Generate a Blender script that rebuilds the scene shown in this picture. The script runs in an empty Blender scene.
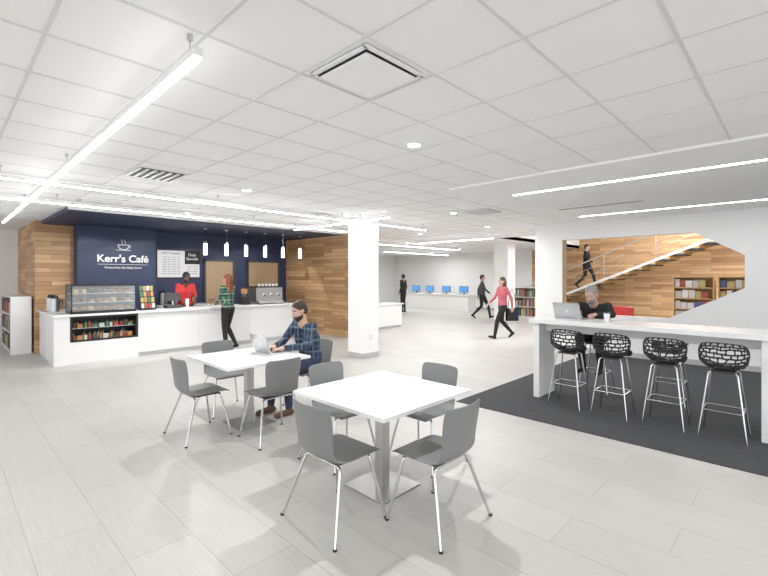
import bpy, math, random
import numpy as np
from mathutils import Vector, Matrix
random.seed(4)
C=bpy.context.scene.collection
# ------------------------------------------------------------------ materials
def mat(name,col,rough=.5,metal=0,emit=0,trans=0,spec=None,alpha=None):
    m=bpy.data.materials.new(name); m.use_nodes=True
    b=m.node_tree.nodes['Principled BSDF']
    b.inputs['Base Color'].default_value=(*col,1); b.inputs['Roughness'].default_value=rough
    b.inputs['Metallic'].default_value=metal
    if emit:
        b.inputs['Emission Color'].default_value=(*col,1); b.inputs['Emission Strength'].default_value=emit
    if trans: b.inputs['Transmission Weight'].default_value=trans; b.inputs['IOR'].default_value=1.1
    if spec is not None: b.inputs['Specular IOR Level'].default_value=spec
    if alpha is not None: b.inputs['Alpha'].default_value=alpha
    return m
def N(m,t,**k):
    n=m.node_tree.nodes.new(t)
    for a,v in k.items(): setattr(n,a,v)
    return n
def L(m,a,b): m.node_tree.links.new(a,b)
def noisy(name,c1,c2,scale=20,rough=.6,bump=0,detail=4,stretch=(1,1,1),metal=0):
    m=mat(name,c1,rough,metal); b=m.node_tree.nodes['Principled BSDF']
    tc=N(m,'ShaderNodeTexCoord'); mp=N(m,'ShaderNodeMapping'); mp.inputs['Scale'].default_value=stretch
    nz=N(m,'ShaderNodeTexNoise'); nz.inputs['Scale'].default_value=scale; nz.inputs['Detail'].default_value=detail
    mx=N(m,'ShaderNodeMix',data_type='RGBA'); mx.inputs[6].default_value=(*c1,1); mx.inputs[7].default_value=(*c2,1)
    L(m,tc.outputs['Object'],mp.inputs[0]); L(m,mp.outputs[0],nz.inputs['Vector']); L(m,nz.outputs['Fac'],mx.inputs[0]); L(m,mx.outputs[2],b.inputs['Base Color'])
    if bump:
        bp=N(m,'ShaderNodeBump'); bp.inputs['Strength'].default_value=bump; bp.inputs['Distance'].default_value=.01
        L(m,nz.outputs['Fac'],bp.inputs['Height']); L(m,bp.outputs[0],b.inputs['Normal'])
    return m
def math_n(m,op,a,v=None):
    n=N(m,'ShaderNodeMath',operation=op)
    if hasattr(a,'links'): L(m,a,n.inputs[0])
    else: n.inputs[0].default_value=a
    if v is not None:
        if hasattr(v,'links'): L(m,v,n.inputs[1])
        else: n.inputs[1].default_value=v
    return n.outputs[0]
def plaid(name,c1,c2,c3,f=14):
    m=mat(name,c1,.85); b=m.node_tree.nodes['Principled BSDF']
    tc=N(m,'ShaderNodeTexCoord'); s=N(m,'ShaderNodeSeparateXYZ'); L(m,tc.outputs['Object'],s.inputs[0])
    xy=math_n(m,'ADD',s.outputs[0],s.outputs[1])
    fx=math_n(m,'GREATER_THAN',math_n(m,'FRACT',math_n(m,'MULTIPLY',xy,f)),.5)
    fz=math_n(m,'GREATER_THAN',math_n(m,'FRACT',math_n(m,'MULTIPLY',s.outputs[2],f)),.5)
    a=N(m,'ShaderNodeMix',data_type='RGBA'); a.inputs[6].default_value=(*c1,1); a.inputs[7].default_value=(*c2,1)
    L(m,math_n(m,'MULTIPLY',math_n(m,'ADD',fx,fz),.5),a.inputs[0])
    l=math_n(m,'GREATER_THAN',math_n(m,'FRACT',math_n(m,'MULTIPLY',s.outputs[2],f*.5)),.88)
    l2=math_n(m,'GREATER_THAN',math_n(m,'FRACT',math_n(m,'MULTIPLY',xy,f*.5)),.88)
    c=N(m,'ShaderNodeMix',data_type='RGBA'); L(m,math_n(m,'MAXIMUM',l,l2),c.inputs[0]); L(m,a.outputs[2],c.inputs[6]); c.inputs[7].default_value=(*c3,1)
    L(m,c.outputs[2],b.inputs['Base Color']); return m
def wood_slats(name):
    m=mat(name,(.5,.3,.15),.5); b=m.node_tree.nodes['Principled BSDF']
    tc=N(m,'ShaderNodeTexCoord'); s=N(m,'ShaderNodeSeparateXYZ'); L(m,tc.outputs['Object'],s.inputs[0])
    xy=math_n(m,'ADD',s.outputs[0],s.outputs[1]); cb=N(m,'ShaderNodeCombineXYZ'); L(m,xy,cb.inputs[0]); L(m,s.outputs[2],cb.inputs[1])
    br=N(m,'ShaderNodeTexBrick'); br.offset=.37; br.offset_frequency=3; br.squash=1
    L(m,cb.outputs[0],br.inputs['Vector']); br.inputs['Scale'].default_value=1
    br.inputs['Brick Width'].default_value=.9; br.inputs['Row Height'].default_value=.095; br.inputs['Mortar Size'].default_value=.003
    br.inputs['Color1'].default_value=(.63,.39,.20,1); br.inputs['Color2'].default_value=(.33,.165,.07,1); br.inputs['Mortar'].default_value=(.14,.07,.03,1)
    br.inputs['Bias'].default_value=-.1
    mp=N(m,'ShaderNodeMapping'); mp.inputs['Scale'].default_value=(1.5,40,1); L(m,cb.outputs[0],mp.inputs[0])
    nz=N(m,'ShaderNodeTexNoise'); nz.inputs['Scale'].default_value=2; nz.inputs['Detail'].default_value=5; L(m,mp.outputs[0],nz.inputs['Vector'])
    mx=N(m,'ShaderNodeMix',data_type='RGBA',blend_type='MULTIPLY'); mx.inputs[0].default_value=.45
    L(m,br.outputs['Color'],mx.inputs[6]); L(m,nz.outputs['Fac'],mx.inputs[7])
    g=N(m,'ShaderNodeMix',data_type='RGBA',blend_type='MULTIPLY'); g.inputs[0].default_value=1; g.inputs[7].default_value=(1.3,1.3,1.3,1); L(m,mx.outputs[2],g.inputs[6])
    L(m,g.outputs[2],b.inputs['Base Color']); return m
def floor_mat():
    m=mat('floor_tile',(.5,.5,.48),.40,spec=.4); b=m.node_tree.nodes['Principled BSDF']
    tc=N(m,'ShaderNodeTexCoord'); s=N(m,'ShaderNodeSeparateXYZ'); L(m,tc.outputs['Object'],s.inputs[0])
    cb=N(m,'ShaderNodeCombineXYZ'); L(m,s.outputs[1],cb.inputs[0]); L(m,s.outputs[0],cb.inputs[1])
    br=N(m,'ShaderNodeTexBrick'); br.offset=.5; L(m,cb.outputs[0],br.inputs['Vector']); br.inputs['Scale'].default_value=1
    br.inputs['Brick Width'].default_value=1.1; br.inputs['Row Height'].default_value=.37; br.inputs['Mortar Size'].default_value=.003
    br.inputs['Color1'].default_value=(.475,.462,.44,1); br.inputs['Color2'].default_value=(.52,.507,.485,1); br.inputs['Mortar'].default_value=(.36,.35,.335,1)
    mp=N(m,'ShaderNodeMapping'); mp.inputs['Scale'].default_value=(1.6,34,1); L(m,cb.outputs[0],mp.inputs[0])
    nz=N(m,'ShaderNodeTexNoise'); nz.inputs['Scale'].default_value=2.2; nz.inputs['Detail'].default_value=7; nz.inputs['Roughness'].default_value=.7; L(m,mp.outputs[0],nz.inputs['Vector'])
    cr=N(m,'ShaderNodeValToRGB'); cr.color_ramp.elements[0].position=.3; cr.color_ramp.elements[0].color=(.86,.86,.85,1); cr.color_ramp.elements[1].position=.7; cr.color_ramp.elements[1].color=(1.05,1.05,1.05,1)
    L(m,nz.outputs['Fac'],cr.inputs[0])
    mx=N(m,'ShaderNodeMix',data_type='RGBA',blend_type='MULTIPLY'); mx.inputs[0].default_value=1; L(m,br.outputs['Color'],mx.inputs[6]); L(m,cr.outputs[0],mx.inputs[7])
    L(m,mx.outputs[2],b.inputs['Base Color']); return m
M={}
M['floor']=floor_mat(); M['wood']=wood_slats('wood_slats')
M['white']=noisy('white_paint',(.86,.86,.855),(.84,.84,.835),3,.6)
M['tile']=noisy('ceiling_tile',(.92,.92,.92),(.85,.85,.85),120,.9,.1)
M['tbar']=mat('ceiling_tbar',(.68,.68,.68),.5)
M['gyp']=noisy('gypsum',(.90,.90,.90),(.88,.88,.88),2,.8)
M['carpet']=noisy('carpet',(.016,.017,.019),(.07,.072,.077),60,.95,.6,stretch=(1,.3,1))
M['blue']=noisy('navy_paint',(.017,.027,.07),(.02,.03,.076),3,.55)
M['lam']=mat('white_laminate',(.80,.80,.80),.25)
M['edge']=mat('laminate_edge',(.62,.62,.62),.4)
M['steel']=noisy('brushed_steel',(.42,.42,.42),(.5,.5,.5),8,.32,stretch=(1,1,30),metal=1)
M['chrome']=mat('chrome',(.62,.62,.63),.14,1)
M['grey']=mat('grey_plastic',(.185,.19,.19),.42)
M['black']=mat('black_plastic',(.010,.010,.011),.4)
M['dark']=mat('dark_grey',(.05,.05,.055),.5)
M['alu']=mat('aluminium',(.55,.56,.57),.3,.8)
M['emit']=mat('light_diffuser',(1,1,1),.5,0,15)
M['emitup']=mat('uplight_diffuser',(1,1,1),.5,0,1.2)
M['emitlow']=mat('pendant_glow',(1,.97,.92),.5,0,4)
M['screen']=mat('screen_blue',(.08,.25,.6),.2,0,.5)
M['doorw']=noisy('door_veneer',(.42,.29,.17),(.36,.24,.14),4,.5,stretch=(8,8,1))
M['glass']=mat('clear_glass',(.9,.95,.95),.03,0,0,0,None,.12)
M['skin']=mat('skin_light',(.55,.33,.24),.5); M['skind']=mat('skin_dark',(.11,.05,.03),.5)
M['hairb']=mat('hair_brown',(.03,.016,.009),.6); M['hairr']=mat('hair_red',(.22,.055,.02),.5); M['hairk']=mat('hair_black',(.008,.007,.007),.6); M['hairg']=mat('hair_grey',(.22,.21,.20),.6)
M['eye']=mat('eye_white',(.8,.8,.8),.2); M['lip']=mat('lip',(.4,.13,.1),.4)
M['navyplaid']=plaid('navy_plaid',(.012,.022,.05),(.04,.07,.12),(.10,.15,.2)); M['greenplaid']=plaid('green_plaid',(.01,.03,.028),(.04,.16,.12),(.3,.35,.28))
M['floral']=noisy('floral_fabric',(.5,.04,.07),(.45,.18,.22),30,.8)
M['redsh']=mat('red_cloth',(.42,.02,.02),.8); M['blk']=mat('black_cloth',(.010,.010,.012),.85); M['jean']=mat('denim',(.02,.03,.06),.85); M['tan']=mat('tan_shoe',(.10,.045,.02),.6); M['gcl']=mat('grey_cloth',(.06,.065,.07),.85)
M['red']=mat('red_vinyl',(.55,.03,.03),.4); M['yel']=noisy('maple',(.62,.40,.17),(.55,.34,.13),5,.5)
cols=[(.36,.06,.05),(.06,.12,.3),(.5,.4,.14),(.07,.2,.1),(.6,.6,.57),(.22,.10,.2),(.5,.27,.1),(.05,.05,.06)]
BK=[mat('book_cover_%d'%i,c,.5) for i,c in enumerate(cols)]
M['bread']=noisy('pastry',(.5,.25,.08),(.35,.14,.04),40,.7)
M['text']=mat('sign_white',(.85,.85,.85),.5); M['chalk']=mat('chalkboard',(.015,.015,.017),.8); M['paper']=mat('paper',(.75,.75,.75),.8)
M['base']=mat('baseboard_grey',(.45,.45,.45),.6)

# ------------------------------------------------------------------ mesh builder
class MB:
    def __init__(s): s.v=[];s.f=[];s.m=[];s.mats=[]
    def mi(s,m):
        m=M[m] if isinstance(m,str) else m
        if m not in s.mats: s.mats.append(m)
        return s.mats.index(m)
    def add(s,vs,fs,m):
        o=len(s.v); s.v+= [tuple(v) for v in vs]; i=s.mi(m)
        for f in fs: s.f.append([o+k for k in f]); s.m.append(i)
    def box(s,x0,x1,y0,y1,z0,z1,m):
        s.add([(x0,y0,z0),(x1,y0,z0),(x1,y1,z0),(x0,y1,z0),(x0,y0,z1),(x1,y0,z1),(x1,y1,z1),(x0,y1,z1)],
              [(0,3,2,1),(4,5,6,7),(0,1,5,4),(1,2,6,5),(2,3,7,6),(3,0,4,7)],m)
    def prismx(s,poly,x0,x1,m):
        n=len(poly); vs=[(x0,a,b) for a,b in poly]+[(x1,a,b) for a,b in poly]
        fs=[tuple(range(n)),tuple(range(2*n-1,n-1,-1))]+[(i,i+n,(i+1)%n+n,(i+1)%n) for i in range(n)]
        s.add(vs,fs,m)
    def cyl(s,p0,p1,r0,r1,m,seg=16):
        s.sweep([p0,p1],[r0,r1],m,seg)
    def sweep(s,pts,rs,m,seg=10):
        pts=[Vector(p) for p in pts]
        if not hasattr(rs,'__len__'): rs=[rs]*len(pts)
        d0=(pts[1]-pts[0]).normalized(); up=Vector((0,0,1)) if abs(d0.z)<.9 else Vector((1,0,0))
        a=d0.cross(up).normalized(); vs=[];n=len(pts)
        for i,p in enumerate(pts):
            d=(pts[min(i+1,n-1)]-pts[max(i-1,0)]).normalized()
            a=(a-d*a.dot(d)).normalized(); b=d.cross(a)
            for k in range(seg):
                t=2*math.pi*k/seg; vs.append(p+(a*math.cos(t)+b*math.sin(t))*rs[i])
        fs=[(i*seg+k,i*seg+(k+1)%seg,(i+1)*seg+(k+1)%seg,(i+1)*seg+k) for i in range(n-1) for k in range(seg)]
        fs+= [tuple(range(seg-1,-1,-1)),tuple((n-1)*seg+k for k in range(seg))]
        s.add(vs,fs,m)
    def ell(s,c,r,m,B=None,seg=14,rings=9):
        B=B or Matrix.Identity(3); c=Vector(c); vs=[c+B@Vector((0,0,-r[2]))]
        for i in range(1,rings):
            t=-math.pi/2+math.pi*i/rings
            for k in range(seg):
                p=2*math.pi*k/seg; vs.append(c+B@Vector((r[0]*math.cos(t)*math.cos(p),r[1]*math.cos(t)*math.sin(p),r[2]*math.sin(t))))
        vs.append(c+B@Vector((0,0,r[2]))); e=len(vs)-1
        fs=[(0,1+(k+1)%seg,1+k) for k in range(seg)]
        fs+=[(1+i*seg+k,1+i*seg+(k+1)%seg,1+(i+1)*seg+(k+1)%seg,1+(i+1)*seg+k) for i in range(rings-2) for k in range(seg)]
        o=1+(rings-2)*seg; fs+=[(o+k,o+(k+1)%seg,e) for k in range(seg)]
        s.add(vs,fs,m)
    def cap(s,a,b,ra,rb,m,seg=12):
        a=Vector(a);b=Vector(b);d=(b-a)
        if d.length<1e-5: d=Vector((0,0,1))
        d.normalize(); pts=[];rs=[]
        for i in range(5):
            t=math.radians(-88+22*i); pts.append(a+d*ra*math.sin(t)); rs.append(max(ra*math.cos(t),1e-4))
        for i in range(5):
            t=math.radians(22*i); pts.append(b+d*rb*math.sin(t)); rs.append(max(rb*math.cos(t),1e-4))
        up=Vector((0,0,1)) if abs(d.z)<.9 else Vector((1,0,0)); A=d.cross(up).normalized(); Bv=d.cross(A); vs=[];n=len(pts)
        for i,p in enumerate(pts):
            for k in range(seg):
                t=2*math.pi*k/seg; vs.append(p+(A*math.cos(t)+Bv*math.sin(t))*rs[i])
        fs=[(i*seg+k,i*seg+(k+1)%seg,(i+1)*seg+(k+1)%seg,(i+1)*seg+k) for i in range(n-1) for k in range(seg)]
        fs+= [tuple(range(seg-1,-1,-1)),tuple((n-1)*seg+k for k in range(seg))]
        s.add(vs,fs,m)
    def obj(s,name,loc=(0,0,0),rz=0,parent=None,bevel=0,smooth=False):
        me=bpy.data.meshes.new(name); me.from_pydata(s.v,[],s.f); 
        for m in s.mats: me.materials.append(m)
        me.polygons.foreach_set('material_index',s.m)
        if smooth: me.polygons.foreach_set('use_smooth',[True]*len(s.f))
        me.update()
        o=bpy.data.objects.new(name,me); C.objects.link(o); o.location=loc; o.rotation_euler=(0,0,math.radians(rz))
        if parent: o.parent=parent
        if bevel:
            b=o.modifiers.new('bevel','BEVEL'); b.width=bevel; b.segments=2; b.limit_method='ANGLE'; b.angle_limit=math.radians(40)
        if smooth:
            try: me.set_sharp_from_angle(angle=math.radians(40))
            except Exception: pass
        return o
def rnd(pts,r=.03,n=4):
    pts=[Vector(p) for p in pts]; out=[pts[0]]
    for i in range(1,len(pts)-1):
        a=pts[i]+(pts[i-1]-pts[i]).normalized()*r; b=pts[i]+(pts[i+1]-pts[i]).normalized()*r
        for k in range(n+1):
            t=k/n; out.append(a*(1-t)**2+pts[i]*2*t*(1-t)+b*t*t)
    out.append(pts[-1]); return out
def empty(name,loc=(0,0,0),rz=0):
    e=bpy.data.objects.new(name,None); C.objects.link(e); e.location=loc; e.rotation_euler=(0,0,math.radians(rz)); e.empty_display_size=.1; return e
def B1(name,x0,x1,y0,y1,z0,z1,m,bevel=0):
    b=MB(); b.box(x0,x1,y0,y1,z0,z1,m); return b.obj(name,bevel=bevel)
H=2.8
# ------------------------------------------------------------------ room shell
B1('floor',-6,19,-6,18,-.1,0,'floor')
B1('floor_carpet',4.65,9.6,-6,3.2,0,.006,'carpet')
b=MB(); b.box(-6,12,-6,17.2,H,H+.1,'tile'); b.box(12,18.7,6.6,17.2,H,H+.1,'tile'); b.obj('ceiling')
b=MB()
x=1.455-.55*13
while x<18.4:
    y0=-6 if x<12 else 6.6
    if x>4.74: y0=3.37 if x<12 else 6.6
    b.box(x-.009,x+.009,y0,17.2,H-.005,H+.001,'tbar'); x+=.55
y=.981-.55*12
while y<17.2:
    x1=18.5 if y>6.6 else (12 if y>3.37 else 4.74)
    b.box(-6,x1,y-.009,y+.009,H-.0045,H+.001,'tbar'); y+=.55
b.obj('ceiling_grid')
b=MB(); b.box(4.74,9.8,-6,3.37,H-.025,H+.0,'gyp'); b.obj('ceiling_gypsum')
B1('ceiling_atrium',12,18.7,-6,6.6,4.3,4.4,'gyp')
b=MB(); b.box(11.9,12,-6,6.6,H,4.3,'white'); b.box(12,18.6,6.6,6.7,H,4.3,'white'); b.obj('wall_atrium_header')
b=MB(); X0,X1=9.6,9.82
b.prismx([(4.41,0),(4.41,H),(3.79,H),(3.79,0)],X0,X1,'white')
b.prismx([(3.79,0),(3.79,.8),(-6,.8),(-6,0)],X0,X1,'white')
b.prismx([(3.79,2.43),(3.79,H),(1.41,H),(1.41,2.43)],X0,X1,'white')
b.prismx([(1.41,2.43),(1.41,H),(-6,H),(-6,.8),(1.85,.8),(.68,1.42),(.68,1.99)],X0,X1,'white')
b.obj('wall_partition')
b=MB(); b.box(9.61,9.81,3.775,3.79,.8,2.43,'doorw'); b.box(9.6,9.82,1.85,3.79,.8,.815,'lam'); b.obj('trim_1')
B1('baseboard_partition',9.585,9.6,-6,4.41,.006,.1,'base')
B1('wall_wood',18.5,18.7,-6,8.65,0,4.4,'wood')
B1('wall_far',18.5,18.7,8.65,17.2,0,H,'white')
B1('wall_back',8.4,18.7,17,17.2,0,H,'white')
B1('wall_atrium_side',9.82,18.5,-6.1,-6,0,4.4,'white')
B1('wall_left',-6,1.39,14.3,14.5,0,H,'white')
B1('baseboard_left',-6,1.39,14.28,14.3,0,.1,'base')
B1('baseboard_far',18.48,18.5,8.65,17,0,.1,'base')
b=MB(); b.box(1.39,2.05,11.5,14.5,0,H,'wood'); b.obj('wall_wood_pier')
b=MB(); b.box(7.5,8.4,8.54,17.2,0,H,'wood'); b.obj('wall_wood_block')
B1('wall_cafe_back',3.6,7.5,11.5,11.7,0,H-.07,'blue')
B1('wall_cafe_sign',2.05,3.6,11.1,11.7,0,H-.07,'blue')
b=MB(); b.box(1.5,7.5,8.7,11.7,H-.07,H,'blue'); b.obj('ceiling_cafe')
B1('trim_2',1.47,7.5,8.67,8.7,H-.07,H,'lam')
for i,(a,c) in enumerate([(4.97,5.73),(6.22,7.18)]):
    b=MB(); b.box(a,c,11.46,11.5,0,2.03,'doorw')
    b.box(a-.05,a,11.44,11.5,0,2.08,'dark'); b.box(c,c+.05,11.44,11.5,0,2.08,'dark'); b.box(a-.05,c+.05,11.44,11.5,2.03,2.08,'dark')
    b.cyl((a+.08,11.46,1.0),(a+.08,11.4,1.0),.012,.012,'chrome'); b.cyl((a+.08,11.4,1.0),(a+.2,11.4,1.0),.01,.01,'chrome')
    b.obj('door_%d'%(i+1))
for cx,cy,s in [(6.01,6.4,.22),(13.7,7.4,.26)]:
    b=MB(); b.box(cx-s,cx+s,cy-s,cy+s,0,H,'white'); b.box(cx-s-.01,cx+s+.01,cy-s-.01,cy+s+.01,0,.1,'base')
    b.box(cx-.04,cx+.04,cy-s-.012,cy-s,.35,.47,'lam')
    b.obj('column',bevel=.006)
# ------------------------------------------------------------------ lights
def strip(x0,y0,x1,y1,z=2.66,w=.019,name='linear_pendant_light'):
    b=MB(); ax=abs(x1-x0)>abs(y1-y0)
    if ax:
        b.box(x0,x1,y0-w,y0+w,z-.010,z+.002,'emit'); b.box(x0-.01,x1+.01,y0-w*1.05,y0+w*1.05,z+.002,z+.04,'lam'); b.box(x0,x1,y0-w*.9,y0+w*.9,z+.04,z+.042,'emitup')
    else:
        b.box(x0-w,x0+w,y0,y1,z-.010,z+.002,'emit'); b.box(x0-w*1.05,x0+w*1.05,y0-.01,y1+.01,z+.002,z+.04,'lam'); b.box(x0-w*.9,x0+w*.9,y0,y1,z+.04,z+.042,'emitup')
    n=max(2,int((abs(y1-y0)+abs(x1-x0))/2.4)+1)
    for t in np.linspace(.01,.99,n):
        xx=x0+(x1-x0)*t; yy=y0+(y1-y0)*t; b.cyl((xx,yy,z+.04),(xx,yy,H),.004,.004,'alu',6); b.cyl((xx,yy,H-.03),(xx,yy,H),.014,.014,'alu')
    b.obj(name)
strip(.85,2.05,.85,11.0,w=.019)
strip(-2,6.05,7.6,6.05); strip(-2,7.6,7.4,7.6)
strip(5.5,5.2,5.5,5.95); strip(5.5,6.15,5.5,8.1)
strip(10.5,6,10.5,8.8); strip(9.7,9.75,14.3,9.75); strip(13,12.5,17.5,12.5); strip(9.5,14.5,14,14.5)
strip(-3,-3,-3,9); strip(-.5,-5,-.5,-1); strip(2.5,-5,2.5,-1)  # extra pendants out of view, added only as fill light
def recess(x,y0,y1,z,name='recessed_linear_light'):
    b=MB(); b.box(x-.04,x+.04,y0,y1,z-.006,z-.0005,'emit'); b.box(x-.055,x-.04,y0-.015,y1+.015,z-.008,z-.0005,'lam'); b.box(x+.04,x+.055,y0-.015,y1+.015,z-.008,z-.0005,'lam'); b.obj(name)
recess(5.65,-3.5,2.92,H-.025); recess(8.55,-3.5,3.05,H-.025)
b=MB(); b.box(14.95,15.05,-3,3.2,3.05,3.12,'emit')
for yy in(-2,2.8): b.cyl((15,yy,3.12),(15,yy,4.3),.004,.004,'alu',6)
b.obj('linear_pendant_light')
def area(name,loc,sx,sy,p,col=(1,1,1)):
    l=bpy.data.lights.new(name,'AREA'); l.shape='RECTANGLE'; l.size=sx; l.size_y=sy; l.energy=p; l.color=col
    o=bpy.data.objects.new(name,l); C.objects.link(o); o.location=loc; return o
area('atrium_fill_lamp',(15.5,1,4.28),5,6,600)  # added area lamp brightening the atrium; there is no skylight
def downlight(x,y,p=36):
    b=MB(); z=H
    b.cyl((x,y,z-.012),(x,y,z-.001),.075,.08,'lam',24); b.cyl((x,y,z-.014),(x,y,z-.012),.055,.055,'emit',24); b.obj('recessed_downlight')
    l=bpy.data.lights.new('downlight_lamp','AREA'); l.shape='DISK'; l.size=.1; l.energy=p; l.spread=math.radians(170)
    o=bpy.data.objects.new('downlight_lamp',l); C.objects.link(o); o.location=(x,y,z-.018)
for x,y in [(2.94,2.47),(2.9,5.4),(9.0,5.3),(11.5,10),(15.5,10.5),(15,14.5),(11,13),(3.2,8.2),(-1.5,3),(-1.5,-2),(2.9,-1.5),(6.6,4.6),(11.2,4.6),(9.2,7.5),(16.8,13)]: downlight(x,y)  # most of these downlights are added to fill the deep areas with light
for x in (4.28,4.79,5.3,5.83,6.36,6.9):
    b=MB(); b.cyl((x,9.9,2.42),(x,9.9,H-.07),.006,.006,'black',8); b.cyl((x,9.9,H-.09),(x,9.9,H-.07),.04,.04,'alu')
    b.cyl((x,9.9,2.12),(x,9.9,2.38),.04,.04,'emitlow',20); b.cyl((x,9.9,2.38),(x,9.9,2.43),.042,.03,'alu',20); b.obj('pendant_lamp',smooth=True)
for x in (2.3,3.4,4.8,6.3): 
    l=bpy.data.lights.new('cafe_fill_spot','SPOT'); l.energy=70; l.spot_size=1.7; l.shadow_soft_size=.05
    o=bpy.data.objects.new('cafe_fill_spot',l); C.objects.link(o); o.location=(x,9.4,H-.1); o.rotation_euler=(math.radians(35),0,0)  # added spots without a fixture, brighten the cafe interior
def diffuser(x,y,s=.27,inner=.23):
    b=MB(); z=H-.006
    b.box(x-s,x+s,y-s,y+s,z-.003,z,'dark')
    b.box(x-s-.012,x+s+.012,y-s-.012,y-s+.012,z-.01,z,'lam'); b.box(x-s-.012,x+s+.012,y+s-.012,y+s+.012,z-.01,z,'lam'); b.box(x-s-.012,x-s+.012,y-s,y+s,z-.01,z,'lam'); b.box(x+s-.012,x+s+.012,y-s,y+s,z-.01,z,'lam')
    b.box(x-inner,x+inner,y-inner,y+inner,z-.022,z-.012,'tile'); b.obj('ceiling_diffuser')
diffuser(1.73,1.806,.225,.193)
def grille(x0,x1,y0,y1,z=H-.006):
    b=MB(); b.box(x0,x1,y0,y1,z-.004,z,'dark'); n=6
    if x1-x0<y1-y0:
        for k in range(n+1): xx=x0+(x1-x0)*k/n; b.box(xx-.014,xx+.014,y0,y1,z-.012,z,'lam')
    else:
        for k in range(n+1): yy=y0+(y1-y0)*k/n; b.box(x0,x1,yy-.014,yy+.014,z-.012,z,'lam')
    b.obj('air_return_grille')
grille(1.5,1.98,5.1,5.6); grille(1.5,2.6,7.9,8.3); grille(6.6,7.1,3.9,4.4); grille(2.6,3.1,7.9,8.3); grille(4.8,5.2,6.4,6.9)
b=MB(); b.box(7.34,7.5,1.7,3.0,H-.031,H-.0255,'lam'); 
for k in range(3): b.box(7.365+.045*k,7.385+.045*k,1.73,2.97,H-.0315,H-.031,'dark')
b.obj('linear_slot_diffuser')
# ------------------------------------------------------------------ furniture
def shell_chair():
    prof=[(.225,.43,.195,0),(.205,.452,.212,.0),(.12,.452,.222,.004),(0,.444,.225,.008),(-.10,.438,.22,.01),(-.17,.447,.205,.016),(-.205,.485,.19,.02),(-.222,.55,.187,.028),(-.236,.64,.197,.032),(-.25,.73,.205,.034),(-.262,.79,.203,.034),(-.264,.812,.18,.03)]
    nc=8; vs=[];fs=[]
    for j,(y,z,w,d) in enumerate(prof):
        for i in range(nc+1):
            u=-1+2*i/nc; q=u*u
            if j<5: vs.append((u*w,y,z+d*q*1.5))
            elif j<7: vs.append((u*w,y+d*q,z+d*q))
            else: vs.append((u*w,y+d*q*1.3,z))
    for j in range(len(prof)-1):
        for i in range(nc): a=j*(nc+1)+i; fs.append((a,a+1,a+nc+2,a+nc+1))
    return vs,fs
cv,cf=shell_chair()
def chair(x,y,face,name='cafe_chair'):
    e=empty(name,(x,y,0),face-90)
    b=MB(); b.add(cv,cf,'grey'); o=b.obj('seat_shell',parent=e,smooth=False)
    o.data.polygons.foreach_set('use_smooth',[True]*len(o.data.polygons))
    s=o.modifiers.new('s','SOLIDIFY'); s.thickness=.012; s.offset=0
    s=o.modifiers.new('ss','SUBSURF'); s.levels=1; s.render_levels=2
    b=MB()
    b.sweep(rnd([(-.25,.215,0),(-.175,.13,.425),(.175,.13,.425),(.25,.215,0)],.03),.0105,'chrome')
    b.sweep(rnd([(-.28,-.25,0),(-.175,-.12,.418),(.175,-.12,.418),(.28,-.25,0)],.03),.0105,'chrome')
    b.box(-.15,.15,-.1,.12,.418,.43,'black')
    for sx in(-1,1):
        for xx,yy in((.25,.215),(.28,-.25)): b.cyl((sx*xx,yy,0),(sx*xx*.997,yy*.995,.012),.014,.013,'black',10)
    b.obj('leg_frame',parent=e,smooth=True)
def table(x,y):
    e=empty('cafe_table',(x,y,0)); b=MB(); b.box(-.485,.485,-.485,.485,.712,.74,'lam'); b.obj('table_top',parent=e,bevel=.003)
    b=MB(); b.box(-.04,.04,-.04,.04,.012,.69,'steel'); b.box(-.21,.21,-.21,.21,0,.012,'steel'); b.box(-.2,.2,-.2,.2,.69,.712,'black'); b.obj('pedestal',parent=e,bevel=.002)
table(2.39,2.33); table(2.39,4.40)
chair(1.87,2.25,0); chair(2.32,1.76,90); chair(2.5,2.95,-90); chair(2.98,2.38,180)
chair(1.87,4.45,0); chair(2.36,3.87,90); chair(2.42,5.02,-90); chair(3.22,4.42,180)
def laptop(x,y,z,face,tilt=20):
    e=empty('laptop',(x,y,z),face-90)
    b=MB(); b.box(-.17,.17,-.12,.11,0,.014,'alu'); b.box(-.14,.14,-.07,.03,.014,.0155,'dark'); b.box(-.05,.05,.04,.1,.014,.0152,'edge'); b.obj('base',parent=e,bevel=.003)
    b=MB(); b.box(-.17,.17,-.008,0,0,.225,'alu'); b.box(-.16,.16,0,.0012,.01,.215,'screen'); b.ell((0,-.0085,.11),(.014,.001,.016),'text')
    o=b.obj('lid',parent=e); o.location=(0,-.118,.012); o.rotation_euler=(math.radians(tilt),0,0)
laptop(2.70,4.42,.74,0)
b=MB(); b.box(5.5,6.12,.1,2.62,1.0,1.055,'lam'); b.box(5.56,6.06,2.5,2.58,.006,1.0,'lam'); b.box(5.56,6.06,.18,.27,.006,1.0,'lam'); b.box(5.76,5.84,.27,2.5,.88,1.0,'lam')
b.obj('high_counter_table',bevel=.004)
laptop(5.88,2.2,1.055,0)
b=MB(); b.cyl((0,0,0),(0,0,.1),.028,.038,'lam',20); b.cyl((0,0,.1),(0,0,.112),.04,.038,'black',20); cup=b.obj('coffee_cup',(5.85,1.75,1.055),smooth=True)
prof0=[(.19,.695,.15,.0,.0),(.16,.71,.172,.03,0),(.08,.70,.188,.06,0),(0,.695,.195,.09,0),(-.08,.70,.20,.10,.01),(-.14,.73,.202,.08,.05),(-.175,.79,.205,.04,.10),(-.195,.87,.21,.0,.13),(-.21,.94,.205,-.02,.14),(-.215,.985,.18,-.03,.12)]
NR=15; pa=np.array(prof0); ti=np.linspace(0,len(prof0)-1,NR); prof=[tuple(np.interp(t,np.arange(len(prof0)),pa[:,c]) for c in range(5)) for t in ti]
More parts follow.
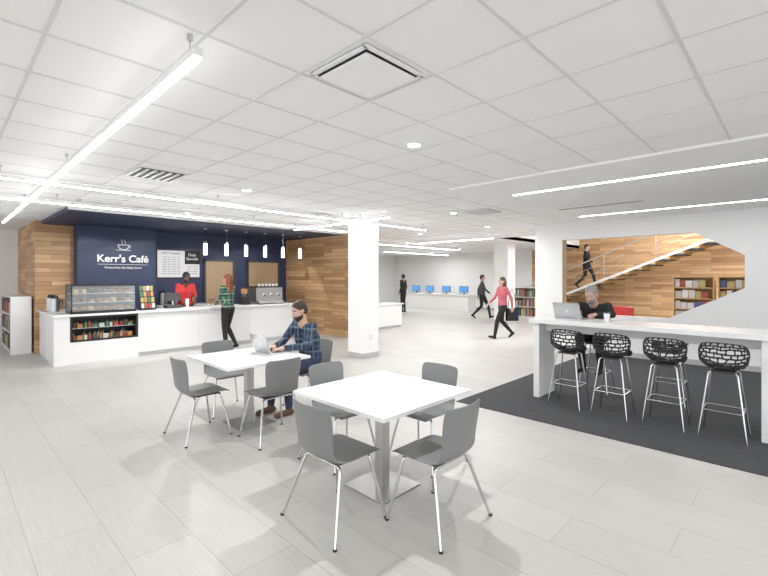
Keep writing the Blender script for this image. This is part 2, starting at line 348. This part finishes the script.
def stool(x,y,face):
    e=empty('lattice_bar_stool',(x,y,0.006),face-90); e.scale=(.95,.92,.975); rr=random.Random(7)
    NC=8; W=2*NC; rows=NR; vs=[];fs=[]
    for j,(py,pz,w,up,fw) in enumerate(prof):
        for k in range(W+1):
            u=-1+2*k/W; edge=k in(0,W) or j in (0,rows-1)
            jx=0 if edge else rr.uniform(-.05,.05); zz=0 if edge else (.010 if (k+j)%2 else -.010)+rr.uniform(-.010,.010)
            u2=u+jx; vs.append((w*math.sin(u2*1.35)/math.sin(1.35),py+fw*u2*u2+(zz if j<7 else 0),pz+up*u2*u2+(zz if j>=7 else 0)))
    for j in range(rows-1):
        ks=list(range(j%2,W+1,2)); 
        if ks[0]!=0: ks=[0]+ks
        if ks[-1]!=W: ks=ks+[W]
        for a,c in zip(ks[:-1],ks[1:]):
            fs.append([j*(W+1)+k for k in range(a,c+1)]+[(j+1)*(W+1)+k for k in range(c,a-1,-1)])
    b=MB(); b.add(vs,fs,'black'); o=b.obj('lattice_seat',parent=e)
    w=o.modifiers.new('w','WIREFRAME'); w.thickness=.025; w.use_boundary=True; w.use_even_offset=False
    s=o.modifiers.new('ss','SUBSURF'); s.levels=1; s.render_levels=1
    b=MB(); F=[(-.20,.185),(.20,.185),(.20,-.185),(-.20,-.185)]; T=[(-.12,.11),(.12,.11),(.12,-.11),(-.12,-.11)]
    for f,t in zip(F,T): b.sweep(rnd([(f[0],f[1],0),(t[0],t[1],.675),(0,0,.68)],.03),.0095,'chrome')
    P=[(f[0]+(t[0]-f[0])*.42,f[1]+(t[1]-f[1])*.42,.285) for f,t in zip(F,T)]
    for i in range(4): b.cyl(P[i],P[(i+1)%4],.007,.007,'chrome',8)
    b.box(-.1,.1,-.1,.1,.67,.69,'black'); b.obj('leg_frame',parent=e,smooth=True)
for y in (.55,1.05,1.58,2.09): stool(5.5,y,0)
stool(6.5,2.08,180); stool(6.5,1.2,180)
# ------------------------------------------------------------------ cafe counter
e=empty('service_counter')
b=MB(); b.box(1.42,1.66,9.6,10.25,0,.88,'lam'); b.box(1.66,2.8,9.62,10.25,0,.40,'lam'); b.box(1.66,2.8,10.1,10.25,.4,.88,'dark'); b.box(2.8,6.5,9.64,10.25,.08,.88,'lam'); b.box(2.8,6.48,9.7,10.2,0,.08,'edge')
for xx in (4.03,5.26): b.box(xx-.004,xx+.004,9.636,9.641,.1,.88,'edge')
b.obj('counter_body',parent=e,bevel=.004)
b=MB(); b.box(1.4,1.64,9.56,10.3,.88,.92,'lam'); b.box(1.64,6.55,9.56,10.3,.88,.92,'lam'); b.obj('counter_top',parent=e,bevel=.004)
e=empty('refrigerated_display'); b=MB()
b.box(1.67,1.7,9.63,10.09,.41,.87,'black'); b.box(2.76,2.79,9.63,10.09,.41,.87,'black'); b.box(1.7,2.76,9.63,10.09,.41,.43,'black'); b.box(1.7,2.76,9.7,10.09,.64,.65,'alu'); b.box(1.7,2.76,9.63,9.66,.84,.87,'black'); b.box(1.7,2.76,10.07,10.09,.43,.87,'black')
b.obj('cooler_case',parent=e); b=MB(); rr=random.Random(2)
for zz,hh in((.43,.17),(.65,.16)):
    for r in range(2):
        xx=1.75
        while xx<2.73:
            c=rr.choice([BK[0],BK[3],BK[6],BK[7],BK[4],M['bread'],M['dark'],BK[2]]); yy=9.74+r*.13; k=rr.uniform(.7,1); 
            if rr.random()<.6: b.cyl((xx,yy,zz),(xx,yy,zz+hh*.65*k),.028,.028,c,10); b.cyl((xx,yy,zz+hh*.65*k),(xx,yy,zz+hh*.9*k),.024,.012,M['dark'],10); xx+=.066
            else: b.box(xx-.025,xx+.06,yy-.03,yy+.03,zz,zz+hh*.5*k,c); xx+=.11
b.obj('bottles',parent=e)
e=empty('pastry_display_case'); b=MB()
for xx in(1.68,2.74): 
    for yy in(9.63,10.12): b.box(xx,xx+.02,yy,yy+.02,.92,1.46,'black')
b.box(1.68,2.76,9.63,10.14,1.44,1.47,'black'); b.box(1.68,2.76,9.63,10.14,.92,.97,'black'); b.box(1.7,2.74,10.1,10.12,.97,1.44,'black')
for zz in(1.12,1.29): b.box(1.7,2.74,9.68,10.1,zz,zz+.008,'alu')
b.obj('case_frame',parent=e); b=MB(); b.box(1.7,2.74,9.632,9.638,.97,1.44,'glass'); b.box(1.684,1.69,9.65,10.12,.97,1.44,'glass'); b.box(2.75,2.756,9.65,10.12,.97,1.44,'glass'); b.obj('glass_panel',parent=e)
b=MB(); rr=random.Random(11)
for zz in(.97,1.128,1.298):
    xx=1.78
    while xx<2.68:
        t=rr.random()
        b.box(xx-.05,xx+.05,9.72,10.02,zz,zz+.008,'edge' if t<.3 else 'dark')
        for yy in(9.78,9.92):
            if t<.6: b.ell((xx,yy,zz+.04),(.045,.05,.034),'bread',seg=8,rings=5)
            elif t<.8: b.cyl((xx,yy,zz+.008),(xx,yy,zz+.09),.03,.04,'tan',10)
            else: b.box(xx-.035,xx+.035,yy-.04,yy+.04,zz+.008,zz+.08,'yel')
        xx+=.125
b.obj('pastries',parent=e)
b=MB(); b.box(2.9,3.18,9.8,10.05,.921,.94,'black'); rr=random.Random(5)
for s in(2.9,3.18): b.cyl((s,9.8,.921),(s,10.0,1.42),.008,.008,'black',8)
for k in range(4):
    z=.96+.12*k; y=9.8+.045*k; b.box(2.9,3.18,y,y+.08,z-.01,z,'black')
    for i in range(4): b.box(2.91+.068*i,2.965+.068*i,y+.01,y+.05,z,z+.1,BK[rr.choice([2,3,0,6,4])])
b.obj('snack_display_rack')
b=MB(); b.box(3.45,3.75,9.9,10.15,.92,.99,'dark'); b.cyl((3.6,10,.99),(3.6,10.02,1.12),.02,.02,'alu'); b.box(3.46,3.74,9.99,10.01,1.08,1.26,'dark'); b.obj('cash_register',bevel=.004)
b=MB(); b.box(5.5,6.25,9.75,10.2,1.0,1.34,'steel'); b.box(5.52,6.23,9.66,10.2,.95,1.0,'alu'); b.box(5.5,6.25,9.72,10.22,1.34,1.37,'black')
for xx in(5.56,6.19):
    for yy in (9.72,10.15): b.cyl((xx,yy,.92),(xx,yy,.95),.02,.02,'black')
for xx in(5.68,5.88,6.08):
    b.cyl((xx,9.72,1.14),(xx,9.72,1.2),.035,.035,'chrome'); b.cyl((xx,9.72,1.15),(xx,9.6,1.13),.012,.014,'black',8)
    for k in range(2): b.cyl((xx-.05+.1*k,9.85,1.37),(xx-.05+.1*k,9.85,1.43),.025,.033,'lam',12)
b.obj('espresso_machine',bevel=.005)
b=MB(); b.box(5.2,5.38,9.85,10.1,.92,1.12,'black'); b.cyl((5.29,9.97,1.12),(5.29,9.97,1.2),.05,.08,'glass'); b.cyl((5.29,9.97,1.2),(5.29,9.97,1.32),.08,.08,'bread'); b.cyl((5.29,9.97,1.32),(5.29,9.97,1.34),.085,.085,'black'); b.obj('coffee_grinder')
for x,n in((3.95,6),(4.85,5),(5.02,7),(6.38,6)):
    b=MB()
    for k in range(n): b.cyl((0,0,.02*k),(0,0,.02*k+.09),.028,.04,'lam',16)
    b.obj('paper_cup_stack',(x,10.1,.921),smooth=True)
b=MB()
b.box(3.64,4.85,10.98,11.46,0,.88,'lam'); b.box(3.62,4.87,10.95,11.48,.88,.92,'edge'); b.obj('back_counter',bevel=.004)
for x in(3.8,4.15,4.5):
    b=MB(); b.cyl((0,0,0),(0,0,.3),.09,.09,'steel',20); b.cyl((0,0,.3),(0,0,.36),.09,.04,'black',20); b.cyl((0,-.09,.06),(0,-.14,.06),.012,.012,'black',8); b.obj('coffee_urn',(x,11.2,.92),smooth=True)
b=MB(); b.box(1.45,2.0,10.5,11.4,0,.88,'lam'); b.box(1.42,2.03,10.47,11.43,.88,.92,'edge'); b.obj('condiment_station',bevel=.004)
for yy in(10.65,10.9,11.15):
    b=MB(); b.cyl((0,0,0),(0,0,.26),.075,.07,'steel',20); b.cyl((0,0,.26),(0,0,.33),.07,.03,'black',20); b.sweep(rnd([(.07,0,.24),(.12,0,.22),(.11,0,.08),(.075,0,.06)],.02),.009,'black',8); b.obj('thermal_carafe',(1.6,yy,.92),smooth=True)
def text(s,size,loc,par,m='text',ext=.004,align='CENTER'):
    c=bpy.data.curves.new(s[:8],'FONT'); c.body=s; c.size=size; c.extrude=ext; c.align_x=align
    o=bpy.data.objects.new('lettering',c); C.objects.link(o); o.location=loc; o.rotation_euler=(math.pi/2,0,0); c.materials.append(M[m]); o.parent=par; return o
e=empty('cafe_sign',(2.92,11.09,0))
t=text("Kerr's Café",.225,(0,0,1.95),e,ext=.008); t.data.offset=.004
text("Powered by the Daily Grind",.065,(0,0,1.80),e)
b=MB(); b.box(-.5,.5,-.005,0,1.89,1.897,'text')
arc=[(.11*math.cos(a),0,2.33+.1*math.sin(a)) for a in np.linspace(math.pi,2*math.pi,13)]; b.sweep(arc+[(.11,0,2.34),(-.11,0,2.34),(-.11,0,2.33)],.007,'text',6)
b.sweep([(.11+.03*math.sin(a)+.0,0,2.30+.03*math.cos(a)) for a in np.linspace(0,math.pi,9)],.006,'text',6)
b.sweep([(-.15,0,2.22),(.15,0,2.22)],.006,'text',6)
for dx in(-.03,.03): b.sweep([(dx+.015*math.sin(k*1.2),0,2.37+.018*k) for k in range(6)],.005,'text',6)
b.obj('cup_logo',parent=e)
e=empty('menu_board',(0,11.49,0)); b=MB(); b.box(3.76,4.42,-.03,0,1.6,2.28,'paper'); b.box(4.42,4.8,-.03,0,1.94,2.28,'chalk'); b.box(4.42,4.8,-.03,0,1.6,1.94,'paper'); b.box(3.74,4.82,-.025,.005,1.58,1.6,'black'); b.box(3.74,4.82,-.025,.005,2.28,2.3,'black'); b.box(3.74,3.76,-.025,.005,1.6,2.28,'black'); b.box(4.8,4.82,-.025,.005,1.6,2.28,'black'); b.obj('board',parent=e)
text('HOT DRINKS',.075,(4.09,-.032,2.18),e,'black',.001)
for k in range(8): text('coffee  latte  mocha  2.50',.042,(4.09,-.032,2.1-.06*k),e,'black',.001)
text('Daily\nSpecials',.1,(4.61,-.032,2.15),e,'text',.001)
for k in range(4): text('soup & sandwich',.042,(4.61,-.032,1.87-.06*k),e,'black',.001)
# ------------------------------------------------------------------ bookcases
def bookcase(name,x,y,rz,w,h,d,ns,m,seed=1,z=0,faceout=False):
    b=MB(); rr=random.Random(seed); t=.025
    b.box(-w/2,-w/2+t,-d/2,d/2,0,h,m); b.box(w/2-t,w/2,-d/2,d/2,0,h,m); b.box(-w/2+t,w/2-t,d/2-.01,d/2,0,h,m)
    for k in range(ns+1):
        zz=.06+(h-.06-t)*k/ns; b.box(-w/2+t,w/2-t,-d/2,d/2-.01,zz,zz+t,m)
        if k<ns:
            xx=-w/2+t+.01; sh=(h-.06-t)/ns
            while xx<w/2-t-.05:
                if faceout:
                    bw=rr.uniform(.10,.15)
                    if xx+bw>w/2-t: break
                    b.box(xx,xx+bw*.9,-d/2+.05,-d/2+.07,zz+t,zz+t+rr.uniform(.6,.85)*(sh-t),rr.choice([M['paper'],M['paper'],BK[4],BK[4],BK[2],BK[0],BK[1],M['edge']])); xx+=bw; continue
                bw=rr.uniform(.02,.05); bh=rr.uniform(.6,.88)*(sh-t)
                if rr.random()<.9: b.box(xx,xx+bw*.94,-d/2+rr.uniform(.01,.04),d/2-.03,zz+t,zz+t+bh,BK[rr.randrange(8)])
                xx+=bw
    b.box(-w/2+t,w/2-t,-d/2+.02,d/2-.01,0,.06,m); return b.obj(name,(x,y,z),rz)
bookcase('bookcase',1.18,12.65,-90,2.0,1.2,.34,3,'lam',3)
bookcase('magazine_rack',12.6,1.82,-90,.8,1.62,.4,6,'yel',5,0,True)
bookcase('magazine_rack',12.6,.95,-90,.8,1.62,.4,6,'yel',6,0,True)
bookcase('magazine_rack',12.6,.08,-90,.8,1.62,.4,6,'yel',7,0,True)
bookcase('bookcase',16.0,7.7,-90,1.3,1.2,.4,3,'lam',8)
def lounge(x,y,rz):
    b=MB(); b.box(-.3,.3,-.28,.3,.3,.45,'red'); b.box(-.3,.3,.22,.34,.4,.95,'red'); b.box(-.36,-.29,-.25,.3,.3,.62,'red'); b.box(.29,.36,-.25,.3,.3,.62,'red')
    for sx in(-.26,.26):
        for yy in(-.22,.26): b.cyl((sx,yy,0),(sx,yy,.3),.018,.02,'chrome',10)
    b.obj('red_armchair',(x,y,0),rz,bevel=.03)
lounge(10.9,2.75,60)
b=MB(); b.box(16.65,17.4,10.8,14.8,.74,.78,'lam'); b.box(16.7,16.74,10.85,14.75,.0,.74,'lam')
for yy in (10.85,14.7): b.box(16.74,17.35,yy,yy+.05,0,.74,'lam')
b.obj('computer_desk')
for yy in(11.3,12.3,13.3,14.2):
    b=MB(); b.box(-.02,.02,-.24,.24,.08,.38,'black'); b.box(-.024,-.02,-.225,.225,.10,.365,'screen'); b.box(.02,.04,-.03,.03,.01,.2,'black'); b.box(-.08,.1,-.11,.11,0,.012,'black'); b.box(-.26,-.12,-.2,.2,0,.015,'dark'); b.obj('desktop_computer',(17.05,yy,.78))
b=MB(); b.box(9.2,10.45,9.3,9.8,.06,.72,'lam'); b.box(9.25,10.4,9.33,9.77,0,.06,'base'); b.box(9.15,10.5,9.25,9.85,.72,.76,'lam'); b.obj('reception_desk',bevel=.004)
b=MB(); z=0; yy=8.5; n=0
while z<4.1:
    b.box(17.0,18.3,yy-.42,yy,z+.13,z+.17,'gcl'); b.box(17.0,18.3,yy-.02,yy,z,z+.17,'yel'); z+=.17; yy-=.41; n+=1
b.prismx([(8.5,.08),(8.5-n*.41,n*.17+.08),(8.5-n*.41,n*.17+.17),(8.5,.17)],16.94,17.0,'edge'); b.prismx([(8.5,0),(8.5-n*.41,n*.17),(8.5-n*.41,n*.17+.2),(8.5,.2)],18.3,18.36,'yel')
for hz,rr_ in((1.05,.024),(.75,.007),(.5,.007)): b.cyl((16.97,8.5,hz),(16.97,8.5-n*.41,hz+n*.17),rr_,rr_,'alu',8)
for k in range(0,n,4): yk=8.45-k*.41; b.cyl((16.97,yk,k*.17+.1),(16.97,yk,k*.17+1.05),.014,.014,'alu',8)
b.obj('staircase')
# ------------------------------------------------------------------ people
def V(*a): return Vector(a)
DEF=dict(hipL=(-.09,0,.92),hipR=(.09,0,.92),kneeL=(-.1,.02,.5),kneeR=(.1,.02,.5),ankL=(-.1,-.03,.085),ankR=(.1,-.03,.085),
 shL=(-.175,0,1.42),shR=(.175,0,1.42),elL=(-.22,-.03,1.13),elR=(.22,-.03,1.13),wrL=(-.23,.06,.9),wrR=(.23,.06,.9),
 pel=(0,0,.97),che=(0,.01,1.25),nek=(0,-.01,1.46),head=(0,.02,1.6),hdir=(0,1,-.1),ftL=(0,1,0),ftR=(0,1,0),hL=None,hR=None)
def person(name,loc,face,J,shirt,pants,skin,hair,shoe,vox=.011,female=False,longhair=False,beard=False,scale=1,sleeve=1.0,glasses=False):
    P=dict(DEF); P.update(J); P={k:(Vector(v) if v is not None else None) for k,v in P.items()}
    e=empty(name,loc,face-90); e.scale=(scale,)*3
    pr=[]
    def cap(a,b,ra,rb,l): pr.append(('c',Vector(a),Vector(b),ra,rb,l))
    def ell(c,r,Bm,l): pr.append(('e',Vector(c),r,Bm,l))
    R=(P['shR']-P['shL']).normalized(); k=.88 if female else 1
    pel,che,nek=P['pel'],P['che'],P['nek']; hr=(P['hipR']-P['hipL']).normalized()
    shm=(P['shL']+P['shR'])/2; spine=(nek-pel).normalized()
    for s in(-1,1):
        a=pel+hr*s*.07; w=pel.lerp(che,.45)+R*s*.058*k; c=che+R*s*.082*k; d=shm+R*s*.085*k-spine*.05
        cap(a,w,.108,.098*k,'shirt'); cap(w,c,.098*k,.113*k,'shirt'); cap(c,d,.113*k,.082*k,'shirt')
        cap(P['hipL' if s<0 else 'hipR'],pel+hr*s*.06-spine*.06,.1,.104,'pants')
        sd='L' if s<0 else 'R'; sh,el,wr=P['sh'+sd],P['el'+sd],P['wr'+sd]
        cap(d,sh,.075*k,.060*k,'shirt')
        cap(sh,el,.060*k,.046*k,'shirt')
        if sleeve>=1: cap(el,el.lerp(wr,.92),.047*k,.036*k,'shirt'); cap(el.lerp(wr,.8),wr,.027,.025,'skin')
        else: cap(el,el.lerp(wr,.35),.041*k,.040*k,'skin'); cap(el.lerp(wr,.35),wr,.040*k,.026,'skin')
        hip,kn,an,ft=P['hip'+sd],P['knee'+sd],P['ank'+sd],P['ft'+sd].normalized()
        cap(hip,hip.lerp(kn,.5),.097,.083,'pants'); cap(hip.lerp(kn,.5),kn,.083,.062,'pants'); back=(kn-an).normalized()
        cap(kn,kn.lerp(an,.35),.06,.058,'pants'); cap(kn.lerp(an,.35),an+back*.02,.058,.044,'pants')
        dn=-ft.cross(Vector((1,0,0))).normalized(); dn=dn if dn.z<0 else -dn
        heel=an-ft*.035+dn*.05; toe=an+ft*.17+dn*.056
        cap(heel,an+ft*.08+dn*.048,.035,.037,'shoe'); cap(an+ft*.08+dn*.048,toe,.037,.028,'shoe'); cap(an,an+dn*.03,.04,.042,'shoe')
    hd=P['head']; hf=P['hdir'].normalized(); up=(V(0,0,1)-hf*hf.z).normalized(); rt=hf.cross(up)
    Bm=Matrix((rt,hf,up)).transposed()
    q=lambda x,y,z: hd+rt*x+hf*y+up*z
    cap(nek-spine*.03,q(0,-.02,-.05),.058*k,.052*k,'skin')
    ell(q(0,-.01,.03),(.074,.092,.085),Bm,'skin'); ell(q(0,.028,-.025),(.058,.068,.09),Bm,'skin'); ell(q(0,.06,-.09),(.032,.032,.026),Bm,'beard' if beard else 'skin')
    cap(q(0,.094,.012),q(0,.106,-.02),.008,.013,'skin')
    for s in(-1,1): ell(q(s*.074,0,-.005),(.01,.018,.03),Bm,'skin')
    ell(q(0,-.022,.045),(.083,.096,.084),Bm,'hair'); ell(q(0,-.05,0),(.077,.068,.08),Bm,'hair')
    if beard: ell(q(0,.033,-.06),(.061,.064,.05),Bm,'hair')
    if longhair:
        for s in(-1,0,1): cap(q(s*.045,-.05,-.02),hd-spine*.3+rt*s*.06-hf*.07,.055,.045,'hair')
    b=MB()
    for p in pr:
        if p[0]=='c': b.cap(p[1],p[2],p[3],p[4],'skin')
        else: b.ell(p[1],p[2],'skin',p[3])
    o=b.obj('body',parent=None)
    rm=o.modifiers.new('r','REMESH'); rm.mode='VOXEL'; rm.voxel_size=vox
    sm=o.modifiers.new('s','SMOOTH'); sm.factor=.5; sm.iterations=3
    dg=bpy.context.evaluated_depsgraph_get(); me=bpy.data.meshes.new_from_object(o.evaluated_get(dg)); 
    o.modifiers.clear(); o.data=me; me.materials.clear()
    labs=['shirt','pants','skin','hair','shoe','beard']; mm={'shirt':shirt,'pants':pants,'skin':skin,'hair':hair,'shoe':shoe,'beard':hair}
    for l in labs: me.materials.append(M[mm[l]])
    n=len(me.polygons); cen=np.zeros(n*3,np.float32); me.polygons.foreach_get('center',cen); cen=cen.reshape(-1,3)
    best=np.full(n,1e9); lab=np.zeros(n,np.int32)
    for p in pr:
        if p[0]=='c':
            a=np.array(p[1]);d=np.array(p[2])-a; dd=max(float(d@d),1e-9); t=np.clip(((cen-a)@d)/dd,0,1)
            dist=np.linalg.norm(cen-a-t[:,None]*d,axis=1)-(p[3]+(p[4]-p[3])*t); l=p[5]
        else:
            loc_=(cen-np.array(p[1]))@np.array(p[3]); nn=np.linalg.norm(loc_/np.array(p[2]),axis=1); dist=(nn-1)*min(p[2]); l=p[4]
        w=dist<best; best[w]=dist[w]; lab[w]=labs.index(l)
    me.polygons.foreach_set('material_index',lab); me.polygons.foreach_set('use_smooth',[True]*n); me.update(); o.parent=e
    b=MB()
    for s in(-1,1):
        b.ell(q(s*.029,.0715,.006),(.014,.011,.008),'eye',Bm,10,6); b.ell(q(s*.029,.0800,.006),(.006,.004,.006),'hairk',Bm,8,5)
        b.cap(q(s*.014,.084,.028),q(s*.042,.070,.028),.005,.004,hair,8)
        if glasses:
            b.sweep([q(s*.03+.022*math.cos(a),.092,.006+.018*math.sin(a)) for a in np.linspace(0,2*math.pi,13)],.002,'black',6)
    b.ell(q(0,.090,-.053),(.022,.008,.007),'lip',Bm,10,6); b.obj('face_features',parent=e,smooth=True)
    for sd,s in(('L',-1),('R',1)):
        el,wr=P['el'+sd],P['wr'+sd]; hdv=P['h'+sd]; d=(hdv if hdv is not None else (wr-el)).normalized()
        if abs(d.z)>.75: pn=V(-s,0,0)
        else: pn=V(0,0,-1)
        pn=(pn-d*pn.dot(d)).normalized(); lat=d.cross(pn).normalized()
        ref=V(-s,0,0) if abs(d.z)<=.75 else V(0,1,0)
        if lat.dot(ref)<0: lat=-lat
        b=MB(); offs=[.031,.0105,-.0105,-.031]; lens=[.068,.076,.07,.054]
        for of,ln in zip(offs,lens):
            kn=wr+d*(.088-abs(of)*.25)+lat*of; b.cap(wr+lat*of*.6+d*.0,kn,.014,.0115,skin,8)
            p=kn; ang=math.radians(18); rr_=.0095
            for seg in(.45,.3,.25):
                dv=d*math.cos(ang)+pn*math.sin(ang); p2=p+dv*ln*seg; b.cap(p,p2,rr_,rr_-.001,skin,8); p=p2; rr_-=.001; ang+=math.radians(25)
        tb=wr+d*.025+lat*.028; t1=tb+(d*.6+lat*.75+pn*.15).normalized()*.038; t2=t1+(d*.85+lat*.35+pn*.3).normalized()*.03
        b.cap(wr+d*.015+lat*.01,tb,.014,.014,skin,8); b.cap(tb,t1,.0135,.0105,skin,8); b.cap(t1,t2,.0105,.0085,skin,8)
        ho=b.obj('hand_'+('left' if s<0 else 'right'))
        rm=ho.modifiers.new('r','REMESH'); rm.mode='VOXEL'; rm.voxel_size=.004
        dg=bpy.context.evaluated_depsgraph_get(); me=bpy.data.meshes.new_from_object(ho.evaluated_get(dg)); ho.modifiers.clear(); ho.data=me; me.materials.clear(); me.materials.append(M[skin]); me.polygons.foreach_set('use_smooth',[True]*len(me.polygons)); ho.parent=e
    return e
person('man_using_laptop',(3.17,4.42,0),180,dict(hipL=(-.09,-.06,.545),hipR=(.09,-.06,.545),kneeL=(-.13,.36,.53),kneeR=(.13,.37,.53),ankL=(-.13,.33,.085),ankR=(.12,.42,.085),
 pel=(0,-.08,.58),che=(0,-.02,.85),nek=(0,.05,1.06),head=(0,.10,1.20),hdir=(0,1,-.4),shL=(-.18,.03,1.01),shR=(.18,.03,1.01),elL=(-.25,.17,.80),elR=(.25,.17,.80),wrL=(-.10,.38,.785),wrR=(.10,.38,.785),hL=(.15,1,-.05),hR=(-.15,1,-.05)),
 'navyplaid','jean','skin','hairb','tan',.009,beard=True)
person('barista',(4.1,10.6,0),-95,dict(head=(0,.08,1.6),hdir=(0,1,-.45),nek=(0,.02,1.46),shL=(-.165,0,1.4),shR=(.165,0,1.4),elL=(-.215,.06,1.14),elR=(.215,.06,1.14),wrL=(-.12,.3,1.03),wrR=(.12,.3,1.03),hL=(.2,1,-.25),hR=(-.2,1,-.25)),
 'redsh','blk','skind','hairk','blk',.010,beard=True,sleeve=0)
person('woman_customer',(4.5,9.22,0),115,dict(kneeR=(.1,.1,.5),ankR=(.12,-.12,.11),ftR=(0,1,-.25),elL=(-.2,.08,1.13),wrL=(-.1,.28,1.03),elR=(.21,.05,1.14),wrR=(.1,.28,1.06),hL=(.1,1,0),hR=(-.1,1,0),hdir=(-.2,1,-.15)),
 'greenplaid','blk','skin','hairr','blk',.010,female=True,longhair=True,scale=.97)
person('man_at_bar',(6.52,2.08,.006),180,dict(hipL=(-.09,-.06,.80),hipR=(.09,-.06,.80),kneeL=(-.13,.33,.76),kneeR=(.13,.33,.76),ankL=(-.12,.22,.36),ankR=(.12,.2,.36),
 pel=(0,-.07,.83),che=(0,.05,1.08),nek=(0,.15,1.25),head=(0,.24,1.36),hdir=(0,1,-.45),shL=(-.18,.12,1.2),shR=(.18,.12,1.2),elL=(-.27,.24,1.1),elR=(.27,.24,1.1),wrL=(-.12,.44,1.11),wrR=(.12,.44,1.11),hL=(.15,1,-.1),hR=(-.15,1,-.1)),
 'blk','blk','skin','hairg','blk',.010,beard=True,glasses=True,scale=1)
stride=dict(kneeL=(-.09,.22,.53),ankL=(-.09,.3,.12),ftL=(0,1,.25),kneeR=(.09,-.02,.5),ankR=(.09,-.34,.17),ftR=(0,.8,-.6),hipL=(-.09,.02,.91),hipR=(.09,-.02,.91),elR=(.21,.12,1.15),wrR=(.2,.3,1.0),elL=(-.21,-.14,1.15),wrL=(-.22,-.16,.9))
person('walking_woman',(10.3,5.62,-.03),150,stride,'floral','blk','skin','hairb','blk',.013,female=True,longhair=True,scale=.95)
b=MB(); b.box(-.06,.06,-.16,.16,.45,.78,'blk'); b.sweep([(0,-.12,.78),(0,-.08,1.1),(0,0,1.3),(0,.08,1.1),(0,.12,.78)],.01,'blk',6); b.obj('tote_bag',(10.52,5.47,0),60,bevel=.02)
person('walking_man',(14.7,8.9,-.03),-60,stride,'gcl','blk','skin','hairb','blk',.016)
person('standing_man',(14.7,13.0,0),100,{},'blk','blk','skin','hairk','blk',.016)
person('person_on_stairs',(17.6,6.0,1.16),-90,stride,'blk','blk','skin','hairk','blk',.016)
# ------------------------------------------------------------------ world, camera
w=bpy.data.worlds.new('World'); bpy.context.scene.world=w; w.use_nodes=True
w.node_tree.nodes['Background'].inputs[0].default_value=(.96,.98,1,1); w.node_tree.nodes['Background'].inputs[1].default_value=1.9
cd=bpy.data.cameras.new('camera'); cam=bpy.data.objects.new('camera',cd); C.objects.link(cam)
cam.location=(0,0,1.62); cam.rotation_euler=(math.pi/2,0,math.radians(44.05-90)); cd.sensor_width=36; cd.lens=430/768*36; cd.shift_y=-11.5/768; cd.clip_start=.05
bpy.context.scene.camera=cam
sc=bpy.context.scene
try:
    sc.view_settings.view_transform='Standard'; sc.view_settings.exposure=.1; sc.view_settings.gamma=1.06
except Exception: pass
